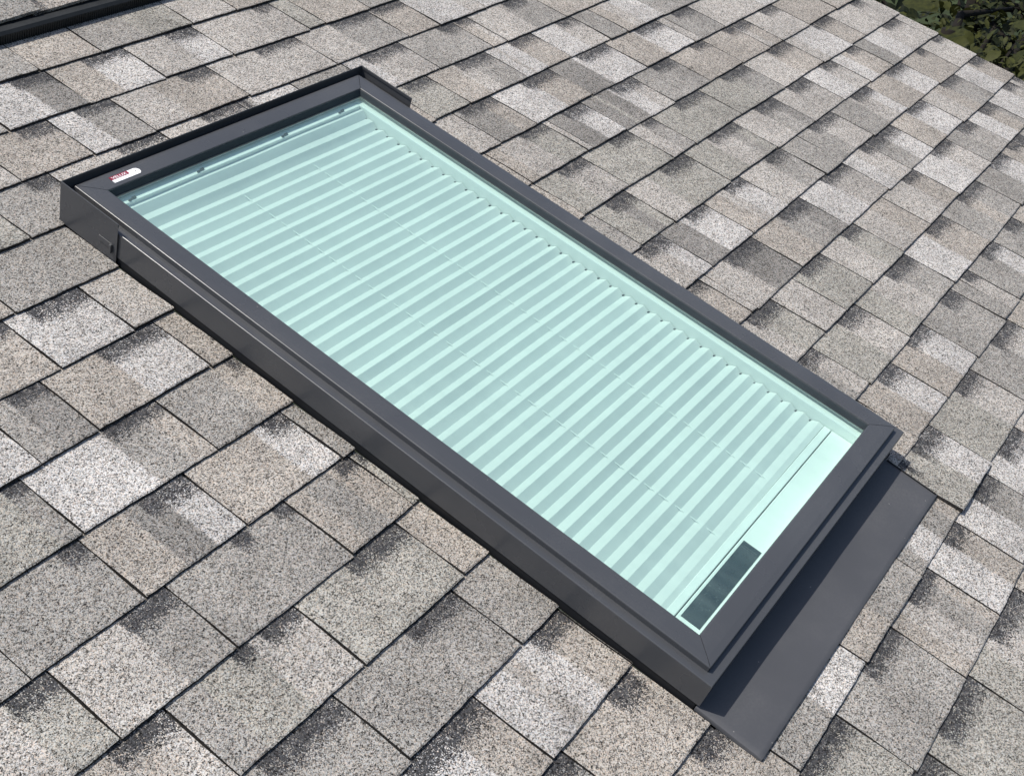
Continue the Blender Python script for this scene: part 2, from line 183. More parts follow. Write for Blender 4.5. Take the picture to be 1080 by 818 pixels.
def shingle_material():
    m, nt, out = new_mat('granule_shingle')
    p = N(nt, 'ShaderNodeBsdfPrincipled'); p.inputs['Roughness'].default_value = 0.9
    p.inputs['Specular IOR Level'].default_value = 0.25
    tc = N(nt, 'ShaderNodeTexCoord')
    at = N(nt, 'ShaderNodeAttribute'); at.attribute_name = 'tone'; at.attribute_type = 'GEOMETRY'
    def vor(scale):
        v = N(nt, 'ShaderNodeTexVoronoi'); v.inputs['Scale'].default_value = scale
        nt.links.new(tc.outputs['Object'], v.inputs['Vector'])
        s = N(nt, 'ShaderNodeSeparateColor'); nt.links.new(v.outputs['Color'], s.inputs[0])
        return v, s
    va, sa = vor(GR_A)
    vb, sb = vor(GR_B)
    # how light each granule is, at two sizes of clump
    g = math_n(nt, 'ADD', math_n(nt, 'MULTIPLY', sa.outputs[0], 0.58), math_n(nt, 'MULTIPLY', sb.outputs[0], 0.42))
    ramp = N(nt, 'ShaderNodeValToRGB'); cr = ramp.color_ramp; cr.interpolation = 'LINEAR'
    for pos, c in zip((0.12, 0.335, 0.465, 0.62, 0.80), (0.01, 0.08, 0.95, 1.74, 2.35)):
        if pos == 0.12: e = cr.elements[0]; e.position = pos
        elif pos == 0.80: e = cr.elements[1]; e.position = pos
        else: e = cr.elements.new(pos)
        e.color = (c/2, c/2, c/2, 1)
    nt.links.new(g, ramp.inputs[0])
    gran = math_n(nt, 'MULTIPLY', ramp.outputs[0], 2.0)
    # granules of several colours
    tint = N(nt, 'ShaderNodeValToRGB'); tr = tint.color_ramp; tr.interpolation = 'CONSTANT'
    tr.elements[0].position = 0; tr.elements[0].color = (1.06, 0.99, 0.92, 1)
    tr.elements[1].position = 0.25; tr.elements[1].color = (0.97, 1.0, 1.04, 1)
    e = tr.elements.new(0.55); e.color = (1.0, 1.0, 0.97, 1)
    e = tr.elements.new(0.80); e.color = (1.05, 0.98, 0.97, 1)
    e = tr.elements.new(0.92); e.color = (1.12, 0.97, 0.86, 1)
    nt.links.new(sa.outputs[1], tint.inputs[0])
    # large soft weathering
    n1 = N(nt, 'ShaderNodeTexNoise'); n1.inputs['Scale'].default_value = 7; n1.inputs['Detail'].default_value = 5
    nt.links.new(tc.outputs['Object'], n1.inputs['Vector'])
    wth = map_r(nt, n1.outputs['Fac'], 0.3, 0.7, 0.82, 1.14)
    n3 = N(nt, 'ShaderNodeTexNoise'); n3.inputs['Scale'].default_value = 55; n3.inputs['Detail'].default_value = 3
    nt.links.new(tc.outputs['Object'], n3.inputs['Vector'])
    wth2 = map_r(nt, n3.outputs['Fac'], 0.3, 0.7, 0.9, 1.1)
    val = math_n(nt, 'MULTIPLY', math_n(nt, 'MULTIPLY', gran, wth), wth2)
    # printed dark band: dithered granule by granule
    n2 = N(nt, 'ShaderNodeTexNoise'); n2.inputs['Scale'].default_value = 60; n2.inputs['Detail'].default_value = 3
    nt.links.new(tc.outputs['Object'], n2.inputs['Vector'])
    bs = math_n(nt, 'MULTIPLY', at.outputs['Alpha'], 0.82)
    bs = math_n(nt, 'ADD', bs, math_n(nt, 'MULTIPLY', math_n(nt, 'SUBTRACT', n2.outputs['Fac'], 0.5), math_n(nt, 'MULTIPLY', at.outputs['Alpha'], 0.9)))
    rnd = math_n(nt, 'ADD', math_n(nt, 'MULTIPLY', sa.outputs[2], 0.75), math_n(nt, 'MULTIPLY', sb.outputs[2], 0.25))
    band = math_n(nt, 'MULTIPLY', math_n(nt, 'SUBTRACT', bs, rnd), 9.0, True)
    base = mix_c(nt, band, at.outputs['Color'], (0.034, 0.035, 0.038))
    c = mix_c(nt, 1.0, base, tint.outputs[0], 'MULTIPLY')
    hs = N(nt, 'ShaderNodeHueSaturation'); nt.links.new(c, hs.inputs['Color']); nt.links.new(val, hs.inputs['Value'])
    nt.links.new(hs.outputs[0], p.inputs['Base Color'])
    b = N(nt, 'ShaderNodeBump'); b.inputs['Strength'].default_value = 0.55; b.inputs['Distance'].default_value = 0.0012
    nt.links.new(va.outputs['Distance'], b.inputs['Height']); b.invert = True
    nt.links.new(b.outputs[0], p.inputs['Normal'])
    nt.links.new(p.outputs[0], out.inputs[0])
    return m

def glass_material():
    m, nt, out = new_mat('tinted_glass')
    tr = N(nt, 'ShaderNodeBsdfTransparent'); tr.inputs[0].default_value = (*GLASS_T, 1)
    gl = N(nt, 'ShaderNodeBsdfGlossy'); gl.inputs['Roughness'].default_value = 0.015
    gl.inputs[0].default_value = (0.80, 1.0, 0.93, 1)
    fr = N(nt, 'ShaderNodeFresnel')
    ge = N(nt, 'ShaderNodeNewGeometry')
    nt.links.new(map_r(nt, ge.outputs['Backfacing'], 0, 1, 1.5, 1/1.5), fr.inputs['IOR'])
    mx = N(nt, 'ShaderNodeMixShader')
    nt.links.new(math_n(nt, 'ADD', fr.outputs[0], COAT, True), mx.inputs[0]); nt.links.new(tr.outputs[0], mx.inputs[1]); nt.links.new(gl.outputs[0], mx.inputs[2])
    tc = N(nt, 'ShaderNodeTexCoord')
    mp = N(nt, 'ShaderNodeMapping'); mp.inputs['Scale'].default_value = (26, 3.0, 1)
    nt.links.new(tc.outputs['Object'], mp.inputs['Vector'])
    st = N(nt, 'ShaderNodeTexNoise'); st.inputs['Scale'].default_value = 1.6; st.inputs['Detail'].default_value = 6
    nt.links.new(mp.outputs[0], st.inputs['Vector'])
    bl = N(nt, 'ShaderNodeTexNoise'); bl.inputs['Scale'].default_value = 5; bl.inputs['Detail'].default_value = 7
    nt.links.new(tc.outputs['Object'], bl.inputs['Vector'])
    f = math_n(nt, 'ADD', map_r(nt, st.outputs['Fac'], 0.35, 0.75, 0.0, 0.03), map_r(nt, bl.outputs['Fac'], 0.3, 0.7, DUST_VEIL*.6, DUST_VEIL*1.4), True)  # dust streaks, plus a pale veil mixed in to lighten the shaded head
    df = N(nt, 'ShaderNodeBsdfDiffuse'); df.inputs[0].default_value = (0.58, 0.75, 0.70, 1)
    m2 = N(nt, 'ShaderNodeMixShader')
    nt.links.new(f, m2.inputs[0]); nt.links.new(mx.outputs[0], m2.inputs[1]); nt.links.new(df.outputs[0], m2.inputs[2])
    nt.links.new(m2.outputs[0], out.inputs[0])
    return m

def fabric_material():
    m, nt, out = new_mat('pleated_fabric')
    d = N(nt, 'ShaderNodeBsdfDiffuse'); t = N(nt, 'ShaderNodeBsdfTranslucent')
    tc = N(nt, 'ShaderNodeTexCoord')
    n = N(nt, 'ShaderNodeTexNoise'); n.inputs['Scale'].default_value = 900; n.inputs['Detail'].default_value = 2
    nt.links.new(tc.outputs['Object'], n.inputs['Vector'])
    n2 = N(nt, 'ShaderNodeTexNoise'); n2.inputs['Scale'].default_value = 4
    nt.links.new(tc.outputs['Object'], n2.inputs['Vector'])
    f = math_n(nt, 'MULTIPLY', map_r(nt, n.outputs['Fac'], 0.3, 0.7, 0.93, 1.07), map_r(nt, n2.outputs['Fac'], 0.3, 0.7, 0.97, 1.03))
    hs = N(nt, 'ShaderNodeHueSaturation'); hs.inputs['Color'].default_value = (*FABRIC, 1); nt.links.new(f, hs.inputs['Value'])
    nt.links.new(hs.outputs[0], d.inputs[0]); t.inputs[0].default_value = (0.8, 0.8, 0.79, 1)
    mx = N(nt, 'ShaderNodeMixShader'); mx.inputs[0].default_value = 0.22
    nt.links.new(d.outputs[0], mx.inputs[1]); nt.links.new(t.outputs[0], mx.inputs[2]); nt.links.new(mx.outputs[0], out.inputs[0])
    return m

def panel_material():
    m, nt, out = new_mat('solar_cell')
    p = N(nt, 'ShaderNodeBsdfPrincipled'); p.inputs['Roughness'].default_value = 0.12
    tc = N(nt, 'ShaderNodeTexCoord')
    n = N(nt, 'ShaderNodeTexNoise'); n.inputs['Scale'].default_value = 60; n.inputs['Detail'].default_value = 5
    nt.links.new(tc.outputs['Object'], n.inputs['Vector'])
    c = mix_c(nt, map_r(nt, n.outputs['Fac'], 0.35, 0.7, 0, 1), (0.014, 0.017, 0.020), (0.024, 0.028, 0.032))
    nt.links.new(c, p.inputs['Base Color']); nt.links.new(p.outputs[0], out.inputs[0])
    return m

def leaf_material(name, ca, cb):
    m, nt, out = new_mat(name)
    p = N(nt, 'ShaderNodeBsdfPrincipled'); p.inputs['Roughness'].default_value = 0.6; p.inputs['Specular IOR Level'].default_value = 0.12
    tc = N(nt, 'ShaderNodeTexCoord')
    n = N(nt, 'ShaderNodeTexNoise'); n.inputs['Scale'].default_value = 5; n.inputs['Detail'].default_value = 6
    nt.links.new(tc.outputs['Object'], n.inputs['Vector'])
    n2 = N(nt, 'ShaderNodeTexNoise'); n2.inputs['Scale'].default_value = 45; n2.inputs['Detail'].default_value = 4
    nt.links.new(tc.outputs['Object'], n2.inputs['Vector'])
    at = N(nt, 'ShaderNodeAttribute'); at.attribute_name = 'shade'; at.attribute_type = 'GEOMETRY'
    f = math_n(nt, 'ADD', math_n(nt, 'MULTIPLY', at.outputs['Fac'], 0.6), map_r(nt, n2.outputs['Fac'], 0.3, 0.7, 0.0, 0.4), True)
    c = mix_c(nt, f, ca, cb)
    nt.links.new(c, p.inputs['Base Color'])
    t = N(nt, 'ShaderNodeBsdfTranslucent'); nt.links.new(c, t.inputs[0])
    mx = N(nt, 'ShaderNodeMixShader'); mx.inputs[0].default_value = 0.2
    nt.links.new(p.outputs[0], mx.inputs[1]); nt.links.new(t.outputs[0], mx.inputs[2]); nt.links.new(mx.outputs[0], out.inputs[0])
    return m

GR_A, GR_B = 720.0, 370.0
GLASS_T = (0.908, 0.990, 0.970)
COAT = 0.02
DUST_VEIL = 0.020
FABRIC = (0.80, 0.81, 0.81)
EXPOSURE = 0.2
M = dict(
    shingle=shingle_material(), glass=glass_material(), fabric=fabric_material(), panel=panel_material(),
    metal=simple('grey_cladding', (0.057, 0.060, 0.066), 0.27, 0.42, 0.0, 0.06, 5, 0.05, 0.05),
    flash=simple('grey_flashing', (0.068, 0.070, 0.077), 0.5, 0.25, 0.0, 0.06, 7, 0.10, 0.06),
    white=simple('white_lacquer', (0.82, 0.83, 0.81), 0.4, 0.4, 0.0, 0.02),
    seal=simple('black_gasket', (0.012, 0.013, 0.015), 0.6, 0.3),
    slope_shade=simple('slope_shade_grey', (0.034, 0.042, 0.049), 0.55, 0.25, 0, 0.1, 20),
    vent=simple('black_plastic', (0.018, 0.02, 0.021), 0.6, 0.3, 0.0, 0.2, 30),
    deck=simple('dark_underlay', (0.022, 0.022, 0.022), 0.95, 0.1),
    wood=simple('painted_board', (0.5, 0.48, 0.44), 0.6, 0.3),
    siding=simple('pale_siding', (0.45, 0.44, 0.41), 0.7, 0.3),
    label=simple('sticker_white', (0.82, 0.82, 0.83), 0.4, 0.4, 0, 0.02),
    red=simple('sticker_red', (0.22, 0.018, 0.04), 0.4, 0.4, 0, 0.02),
    grey=simple('glint_grey', (0.10, 0.11, 0.11), 0.4, 0.5),
    bark=simple('bark', (0.013, 0.011, 0.009), 0.9, 0.2, 0, 0.3, 12),
    leaf=leaf_material('broad_leaf', (0.007, 0.011, 0.005), (0.066, 0.071, 0.019)),
    leaf2=leaf_material('dark_leaf', (0.005, 0.008, 0.005), (0.016, 0.022, 0.010)),
    grass=simple('grass', (0.026, 0.036, 0.014), 0.9, 0.2, 0, 0.4, 3),
)

# ---------------------------------------------------------------- house roof
TONE = dict(W=(.280,.275,.267), P=(.239,.230,.216), T=(.213,.200,.182), O=(.195,.191,.175), G=(.181,.176,.166), D=(.142,.138,.131))
house = bpy.data.objects.new('house', None); COL.objects.link(house)
HB = ROOF @ Vector((0.68, -0.35, 0))
house.matrix_world = Matrix.Translation(HB) @ Matrix.Rotation(PITCH, 4, 'X')
HO = (0.68, -0.35, 0)
tag(house, 'roof of mottled grey and tan asphalt shingles around the skylight', 'house roof')

HX0, HX1, HY0, HY1 = -0.004, 0.8205, -1.03, 0.4285     # hole in the shingles for the skylight

def shingle_grid():
    V = []; F = []; T = []
    nv = 0
    def noise1(x, seed):
        return (math.sin(x*41+seed*3.1)+math.sin(x*97+seed*7.7)*0.7+math.sin(x*203+seed*1.3)*0.5)/2.2
    for n, (tabs, bands) in ROWS.items():
        yb = Y0-n*E
        bl = [tuple(map(float, b.split(','))) for b in bands.split(';') if b]
        if n == 14: bl.append((.786, .836))  # dark band painted in for the skylight's shadow on this corner
        for ti, t in enumerate(tabs.split(';')):
            p = t.split(',')
            a, b = float(p[0]), float(p[1])
            st = [(float(s[:-1]), s[-1]) for s in p[2:]]
            if yb > 0.90: continue
            last = b > XR-0.001
            gp = 0.0017
            a2, b2 = a+gp, b-(0 if last else gp)
            if b2-a2 < 0.006: continue
            sd = random.random()*100
            hb = random.uniform(0.0060, 0.0082)       # butt thickness
            has_band = any(bb[0] < b-0.004 and bb[1] > a+0.004 for bb in bl)
            if has_band: hb -= 0.0012
            lift = 0.0
            if n == 14 and a > 0.7 and a < 0.9: a2 = 0.788; lift = 0.0075
            if n == 14 and b < 0.85 and b > 0.7: b2 = 0.795
            dyb = random.uniform(-0.0022, 0.0022)
            tilt = random.uniform(-0.0025, 0.0025)
            m = max(2, int(round((b2-a2)/0.008)))
            xs = list(np.linspace(a2, b2, m+1))
            for hx in (HX0, HX1, .788):
                if a2 < hx < b2: xs.append(hx)
            for (sx, _) in st:
                for q in (sx-.0022, sx+.0022):
                    if a2+.002 < q < b2-.002: xs.append(q)
            for (l_, r_) in bl:
                for q in (l_, l_+.006):
                    if a2+.002 < q < b2-.002: xs.append(q)
            xs = sorted(set(round(q, 5) for q in xs))
            xs[0], xs[-1] = a2, b2
            ss = [0, .018, .06, .14, .22, .30, .38, .46, .54, .62, .68, .72, .76, .80, .84, .88, .92, .96, 1.0, 1.1, 1.2]
            if yb < HY1 < yb+E: ss.append((HY1-yb)/E)
            for hy in (-.995, HY0):
                if yb < hy < yb+E: ss.append((hy-yb)/E)
            ss = sorted(set(ss))
            val = random.uniform(0.93, 1.07)
            # per-column tone
            cols = []
            for x in xs:
                k = 0
                for i, (sx, _) in enumerate(st):
                    if x >= sx: k = i
                c = np.array(TONE[st[k][1]])
                if k+1 < len(st):
                    d = st[k+1][0]-x
                    c1 = np.array(TONE[st[k+1][1]])
                    if d < 0.0022: c = c*(0.5+d/0.0044)+c1*(0.5-d/0.0044)
                if k > 0:
                    d = x-st[k][0]
                    if d < 0.0022: c = c*(0.5+d/0.0044)+np.array(TONE[st[k-1][1]])*(0.5-d/0.0044)
                cols.append(c*val)
            bandsx = []
            depth = random.uniform(0.026, 0.036)/E
            bs = random.random()*50
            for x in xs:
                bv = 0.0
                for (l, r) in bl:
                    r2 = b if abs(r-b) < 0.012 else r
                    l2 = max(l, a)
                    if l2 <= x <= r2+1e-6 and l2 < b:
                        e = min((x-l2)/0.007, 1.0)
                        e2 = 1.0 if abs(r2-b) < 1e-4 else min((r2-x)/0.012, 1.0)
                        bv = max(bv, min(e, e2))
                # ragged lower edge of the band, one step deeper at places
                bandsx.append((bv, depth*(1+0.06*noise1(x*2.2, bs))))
            idx = {}
            nx, ny = len(xs), len(ss)
            base = nv
            for j, s in enumerate(ss):
                for i, x in enumerate(xs):
                    jag = 0.0009*noise1(x, sd)+0.0006*(random.random()-.5)
                    y = yb+s*E+(jag+dyb+tilt*(x-a)/0.2)*max(0, 1-s*1.6)
                    sj = 0.0006*math.sin(s*5+sd)*(1 if 0 < i < nx-1 else 1.3)
                    z = hb*(1-s)**0.92 if s < 1 else -0.004*(s-1)*5
                    z += lift*max(0.15, 1-s*0.6)*max(0, 1-(x-a2)/(b2-a2+.001))**.7
                    if s == 0: z -= 0.0012
                    z += 0.00035*noise1(x*0.6+s*2, sd+5)*(1-min(s, 1))
                    V.append((x+sj-HO[0], y-HO[1], z-HO[2]))
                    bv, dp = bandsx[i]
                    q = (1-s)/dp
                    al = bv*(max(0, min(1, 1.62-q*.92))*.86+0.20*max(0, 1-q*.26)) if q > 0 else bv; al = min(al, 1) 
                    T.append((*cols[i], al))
            nv += nx*ny
            def hole(x, y): return (HX0 < x < HX1 and -.995 < y < HY1) or (HX0 < x < .788 and HY0 < y <= -.995)
            for j in range(ny-1):
                for i in range(nx-1):
                    cx = (xs[i]+xs[i+1])/2; cy = yb+(ss[j]+ss[j+1])/2*E
                    if hole(cx, cy): continue
                    F.append((base+j*nx+i, base+j*nx+i+1, base+(j+1)*nx+i+1, base+(j+1)*nx+i))
            # butt face and side faces, down to the course below
            def skirt(ids, drop):
                nonlocal nv
                s0 = nv
                for k in ids:
                    v = V[k]
                    V.append((v[0], v[1], v[2]-drop if drop else -0.004)); T.append((0.028, 0.027, 0.026, 0))
                    V.append(v); T.append((0.028, 0.027, 0.026, 0))
                for k in range(len(ids)-1):
                    F.append((s0+2*k, s0+2*k+2, s0+2*k+3, s0+2*k+1))
                nv += 2*len(ids)
            run = []
            for i in range(nx):
                inside = hole(xs[i], yb+0.0005) and HX0+1e-4 < xs[i] < HX1-1e-4
                if inside:
                    if len(run) > 1: skirt(run, 0.0085+lift*0.3)
                    run = []
                else: run.append(base+i)
            if len(run) > 1: skirt(run, 0.0085+lift*0.3)
            def side(i):
                ids = [base+j*nx+i for j in range(ny) if not hole(xs[i], yb+ss[j]*E)]
                if len(ids) > 1: skirt(ids, 0.009)
            side(0); side(nx-1)
    return V, F, T

V, F, T = shingle_grid()
field = mesh_obj('shingle_field', V, F, M['shingle'], house)
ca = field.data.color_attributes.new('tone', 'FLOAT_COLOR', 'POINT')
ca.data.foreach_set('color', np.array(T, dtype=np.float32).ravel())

# roof deck round the opening, and the far slope
d = MB()
YE = -1.75
for (x0, x1, y0, y1) in ((-1.62, HX0, YE, YR), (HX1, XR-.012, YE, YR), (HX0, HX1, YE, -0.955), (HX0, HX1, 0.40, YR)):
    d.box(x0, x1, y0, y1, -0.03, -0.0045)
d.build('roof_deck', M['deck'], house, off=HO)
# slope beyond the ridge
c2, s2 = math.cos(-2*PITCH), math.sin(-2*PITCH)
def far(u, w): return (u, YR+w*c2, w*s2+0.0)
fb = MB()
fb.add([far(-1.62, 0), far(XR, 0), far(XR, 2.6), far(-1.62, 2.6)], [(0, 1, 2, 3)])
o = fb.build('far_slope', M['shingle'], house, off=HO)
ca = o.data.color_attributes.new('tone', 'FLOAT_COLOR', 'POINT')
ca.data.foreach_set('color', np.array([(*TONE['G'], 0)]*4, dtype=np.float32).ravel())
# rake trim and gable wall
rk = MB(); rk.box(XR-.035, XR-.012, YE, YR, -0.20, -0.0302)
rk.build('rake_board', M['wood'], house, off=HO)
de = MB(); de.box(XR-.0118, XR-.006, YE, YR, -0.045, -0.003)
de.build('drip_edge', M['metal'], house, off=HO)
inv_r = ROOF.inverted()
def loc(x, y, z): return (inv_r @ Vector((x, y, z)))[:]
GZ = -3.55
ry = (ROOF @ Vector((0, YR, 0))); ly = (ROOF @ Vector((0, YE, 0))); fy = ROOF @ Vector(far(0, 2.6))
gx = XR-.30
gw = MB()
pts = [(ly.y, ly.z-.04), (ry.y, ry.z-.04), (fy.y, fy.z-.04), (fy.y, GZ), (ly.y, GZ)]
for xx in (gx, gx-0.15): gw.v += [loc(xx, a, b) for a, b in pts]
gw.f = [tuple(range(5)), tuple(range(9, 4, -1))]+[(i, (i+1) % 5, 5+(i+1) % 5, 5+i) for i in range(5)]
gw.build('gable_wall', M['siding'], house, off=HO)
ew = MB()
ew.v = [loc(x, y, z) for x in (-1.62, gx-.151) for y in (ly.y+.25, ly.y+.40) for z in (GZ, ly.z-.02)]
ew.f = [(0,1,3,2),(4,6,7,5),(0,4,5,1),(2,3,7,6),(0,2,6,4),(1,5,7,3)]
ew.build('eave_wall', M['siding'], house, off=HO)

# ridge vent: low black plastic strip, cap shingles on top
rv = MB()
VY, VZ = 0.957, 0.030
prof = [(VY, -0.003), (VY-.002, VZ-.006), (VY+.004, VZ), (VY+.02, VZ+.001), (VY+.022, VZ-.003), (YR-.001, VZ+.006), (YR-.001, -0.003)]
xs = (-1.62, XR-.02)
rv.v = [(x, y, z) for x in xs for y, z in prof]
k = len(prof)
rv.f = [(i, i+1, k+i+1, k+i) for i in range(k-1)]+[tuple(range(k))[::-1], tuple(range(k, 2*k))]
for i in range(760):
    x = -1.6+i*0.006
    rv.box(x, x+.002, VY-.0030, VY-.0005, 0.000, VZ-.007)
vent = rv.build('ridge_vent', M['vent'], house, off=HO)
cap = MB(); ct = []
x = -1.62; i = 0
capx = [0.155, 0.375, 0.60]
edges = [-1.62]
while edges[-1] < XR-.1:
    nxt = edges[-1]+0.2
    edges.append(nxt)
shift = 0.385-min(edges, key=lambda e: abs(e-0.385))
edges = [e+shift for e in edges]
for a, b in zip(edges[:-1], edges[1:]):
    tone = random.choice('PTWGP')
    n0 = len(cap.v)
    cy0 = 0.984
    pr = [(cy0, VZ-.001), (cy0-.001, VZ+.007), (cy0+.03, VZ+.0095), (YR-.01, VZ+.017), (YR, VZ+.018), (YR+.02, VZ+.012), (YR+.11, VZ-.05)]
    m = 14
    for q in range(m+1):
        xx = a+(b-a+.015)*q/m
        for (yy, zz) in pr:
            up = 0.006*(q/m)
            cap.v.append((xx, yy+random.uniform(-.001, .001), zz+up))
            tc = np.array(TONE[tone])
            ct.append((*tc, 0.0 if q > 2 else 0.9))
    kk = len(pr)
    for q in range(m):
        for r in range(kk-1):
            cap.f.append((n0+q*kk+r, n0+(q+1)*kk+r, n0+(q+1)*kk+r+1, n0+q*kk+r+1))
    cap.f.append(tuple(n0+r for r in range(kk))); cap.f.append(tuple(n0+m*kk+r for r in range(kk))[::-1])
co = cap.build('ridge_cap', M['shingle'], vent, off=HO)
ca = co.data.color_attributes.new('tone', 'FLOAT_COLOR', 'POINT')
ca.data.foreach_set('color', np.array(ct, dtype=np.float32).ravel())

# ---------------------------------------------------------------- skylight
SO = (0.4085, -0.28, 0.0)
sky = bpy.data.objects.new('skylight', None); COL.objects.link(sky)
sky.matrix_world = Matrix.Translation(ROOF @ Vector(SO)) @ Matrix.Rotation(PITCH, 4, 'X')
tag(sky, 'grey framed rectangular skylight with green tinted glass over a white pleated blind', 'skylight')
def B(mb, name, mat, parent=sky, smooth=False): return mb.build(name, M[mat], parent, smooth, off=SO)

def ring(prof, yt=YT-.0022, inset=0.0):
    """profile points (d_side, d_bottom, d_top, z) swept round the four sides"""
    mb = MB()
    for (ds, db, dt, z) in prof:
        mb.v += [(ds, YB+db, z), (W-ds, YB+db, z), (W-ds, yt-dt, z), (ds, yt-dt, z)]
    for i in range(len(prof)-1):
        for j in range(4):
            a, b = i*4+j, i*4+(j+1) % 4
            mb.f.append((a, b, b+4, a+4))
    return mb
# outer cladding: side skirt and ledge
def arc(r, n=6): return [(r*(1-math.cos(a)), -r*(1-math.sin(a))) for a in np.linspace(0, math.pi/2, n)]
pr = [(.0012,.0012,.0012,.0155),(.0,.0,.0,.0165)]+[(d_, d_, d_, .0687+h_) for d_, h_ in arc(.0018)]+[(.024,.024,.014,.0687),(.03,.03,.02,.062)]
B(ring(pr), 'outer_frame', 'metal')
# wall below the skirt: step flashing standing on the deck
pr = [(.0015,.006,.004,-.004),(.0015,.006,.004,.05),(.02,.02,.02,.05)]
B(ring(pr), 'side_flashing', 'seal')
# four mitred sash rails
SM, ST, GM, GMB, GT = .0181, .007, .0592, .0605, .0488
Pf = [(0.0, .0, .066)]+[(d_, .0, .0798+h_) for d_, h_ in arc(.0019)]+[(.30, .0, .0806), (.62, .0, .0804), (.94, .0, .0800), (.965, .0, .0798), (.985, .0, .0793), (.997, .0, .0784), (1.0, .0, .0774), (1.0, .0034, .0668), (1.0, .0040, .0655), (1.0, .0070, .0653)]
def rail(side):
    mb = MB(); g = 0.0007
    for (t, e, z) in Pf:
        if t < .01:
            ds, db, dt = SM+t, SM+t, ST+t
        else:
            ds = SM+(GM-SM)*t+e; db = SM+(GMB-SM)*t+e*.2; dt = ST+(GT-ST)*t+e*1.5
        yt = YT-.0022
        cs = [(ds, YB+db), (W-ds, YB+db), (W-ds, yt-dt), (ds, yt-dt)]
        a, b = {'foot': (0, 1), 'right': (1, 2), 'head': (2, 3), 'left': (3, 0)}[side]
        A, Bq = Vector((*cs[a], z)), Vector((*cs[b], z))
        u = (Bq-A).normalized()
        m = 24
        for q in range(m+1):
            f = q/m
            p = A+u*g+(Bq-A-2*u*g)*f
            mb.v.append(p[:])
    m1 = 25
    for i in range(len(Pf)-1):
        for q in range(24):
            mb.f.append((i*m1+q, i*m1+q+1, (i+1)*m1+q+1, (i+1)*m1+q))
    mb.f.append(tuple(i*m1 for i in range(len(Pf)))); mb.f.append(tuple(i*m1+24 for i in range(len(Pf)))[::-1])
    return B(mb, 'sash_rail', 'metal')
for s in ('foot', 'right', 'head', 'left'): rail(s)
# black gasket under the seams and round the pane
pr = [(.020,.020,.010,.0668),(.020,.020,.010,.0776),(.055,.055,.045,.0776),(.0575,.0585,.046,.0770)]
B(ring(pr), 'gasket', 'seal')
# dark ring added over the inner slope: its shade put into colour
pr = [(GM+.0003,GMB+.0000,GT+.0004,.0766),(GM+.0012,GMB+.0006,GT+.0014,.0764),(GM+.0043,GMB+.0010,GT+.0064,.0664),(GM+.0052,GMB+.0012,GT+.0072,.0663)]
B(ring(pr), 'slope_shade_ring', 'slope_shade')

# head hood: upstanding lip wrapped round the head and a little down both sides
hd = MB()
WY, ZH, th = 0.277, 0.0918, 0.0016
path = [(-.0012, WY), (-.0012, YT), (W+.0012, YT), (W+.0012, WY)]
lo_z, steps = 0.004, 12
outl = [(-.0030, WY), (-.0030, YT+.0018), (W+.0030, YT+.0018), (W+.0030, WY)]
for (pa, pb) in ((0, 1), (1, 2), (2, 3)):
    a0, a1, b0, b1 = Vector(path[pa]), Vector(path[pb]), Vector(outl[pa]), Vector(outl[pb])
    n0 = len(hd.v); m = 16
    for q in range(m+1):
        i2 = a0.lerp(a1, q/m); o2 = b0.lerp(b1, q/m)
        mid = (i2+o2)/2
        hd.v += [(o2.x, o2.y, lo_z), (o2.x, o2.y, ZH-.001), (mid.x, mid.y, ZH), (i2.x, i2.y, ZH-.001), (i2.x, i2.y, ZH-.007), (i2.x*.2+o2.x*.8, i2.y*.2+o2.y*.8, ZH-.0075), (i2.x*.5+o2.x*.5, i2.y*.5+o2.y*.5, lo_z)]
    for q in range(m):
        for r in range(7):
            r2 = (r+1) % 7
            hd.f.append((n0+q*7+r, n0+(q+1)*7+r, n0+(q+1)*7+r2, n0+q*7+r2))
    hd.f.append(tuple(n0+r for r in range(7))); hd.f.append(tuple(n0+m*7+r for r in range(7))[::-1])
hood = B(hd, 'head_hood', 'metal')
for xw, s in ((-.003, -1), (W+.003, 1)):
    cl = MB()
    x0, x1 = sorted((xw, xw+s*.0016)); cl.box(x0, x1, WY+.012, WY+.045, .030, .041, .0004)
    x0, x1 = sorted((xw, xw+s*.005)); cl.box(x0, x1, WY+.010, WY+.0145, .022, .0405, .0005)
    B(cl, 'clip', 'metal', hood)
# head flashing under the shingles above
hf = MB(); hf.box(-.010, W+.010, YT+.002, YT+.06, -.003, .0015)
B(hf, 'head_flashing', 'flash')

# apron flashing at the foot
ap = MB()
xs = np.linspace(-.001, .7865, 60); ys = np.linspace(YB+.004, -1.1085, 14)
def apz(x, y):
    f = (y-YB)/(-1.1085-YB)
    return 0.0125-0.0035*f+0.0011*math.sin(x*7.5+1)*f+0.0006*math.sin(x*19+y*14)+0.0004*math.sin(x*41+y*5)*f
n0 = 0
for y in ys:
    for x in xs: ap.v.append((x, y, apz(x, y)))
nx = len(xs)
for j in range(len(ys)-1):
    for i in range(nx-1): ap.f.append((j*nx+i, (j+1)*nx+i, (j+1)*nx+i+1, j*nx+i+1))
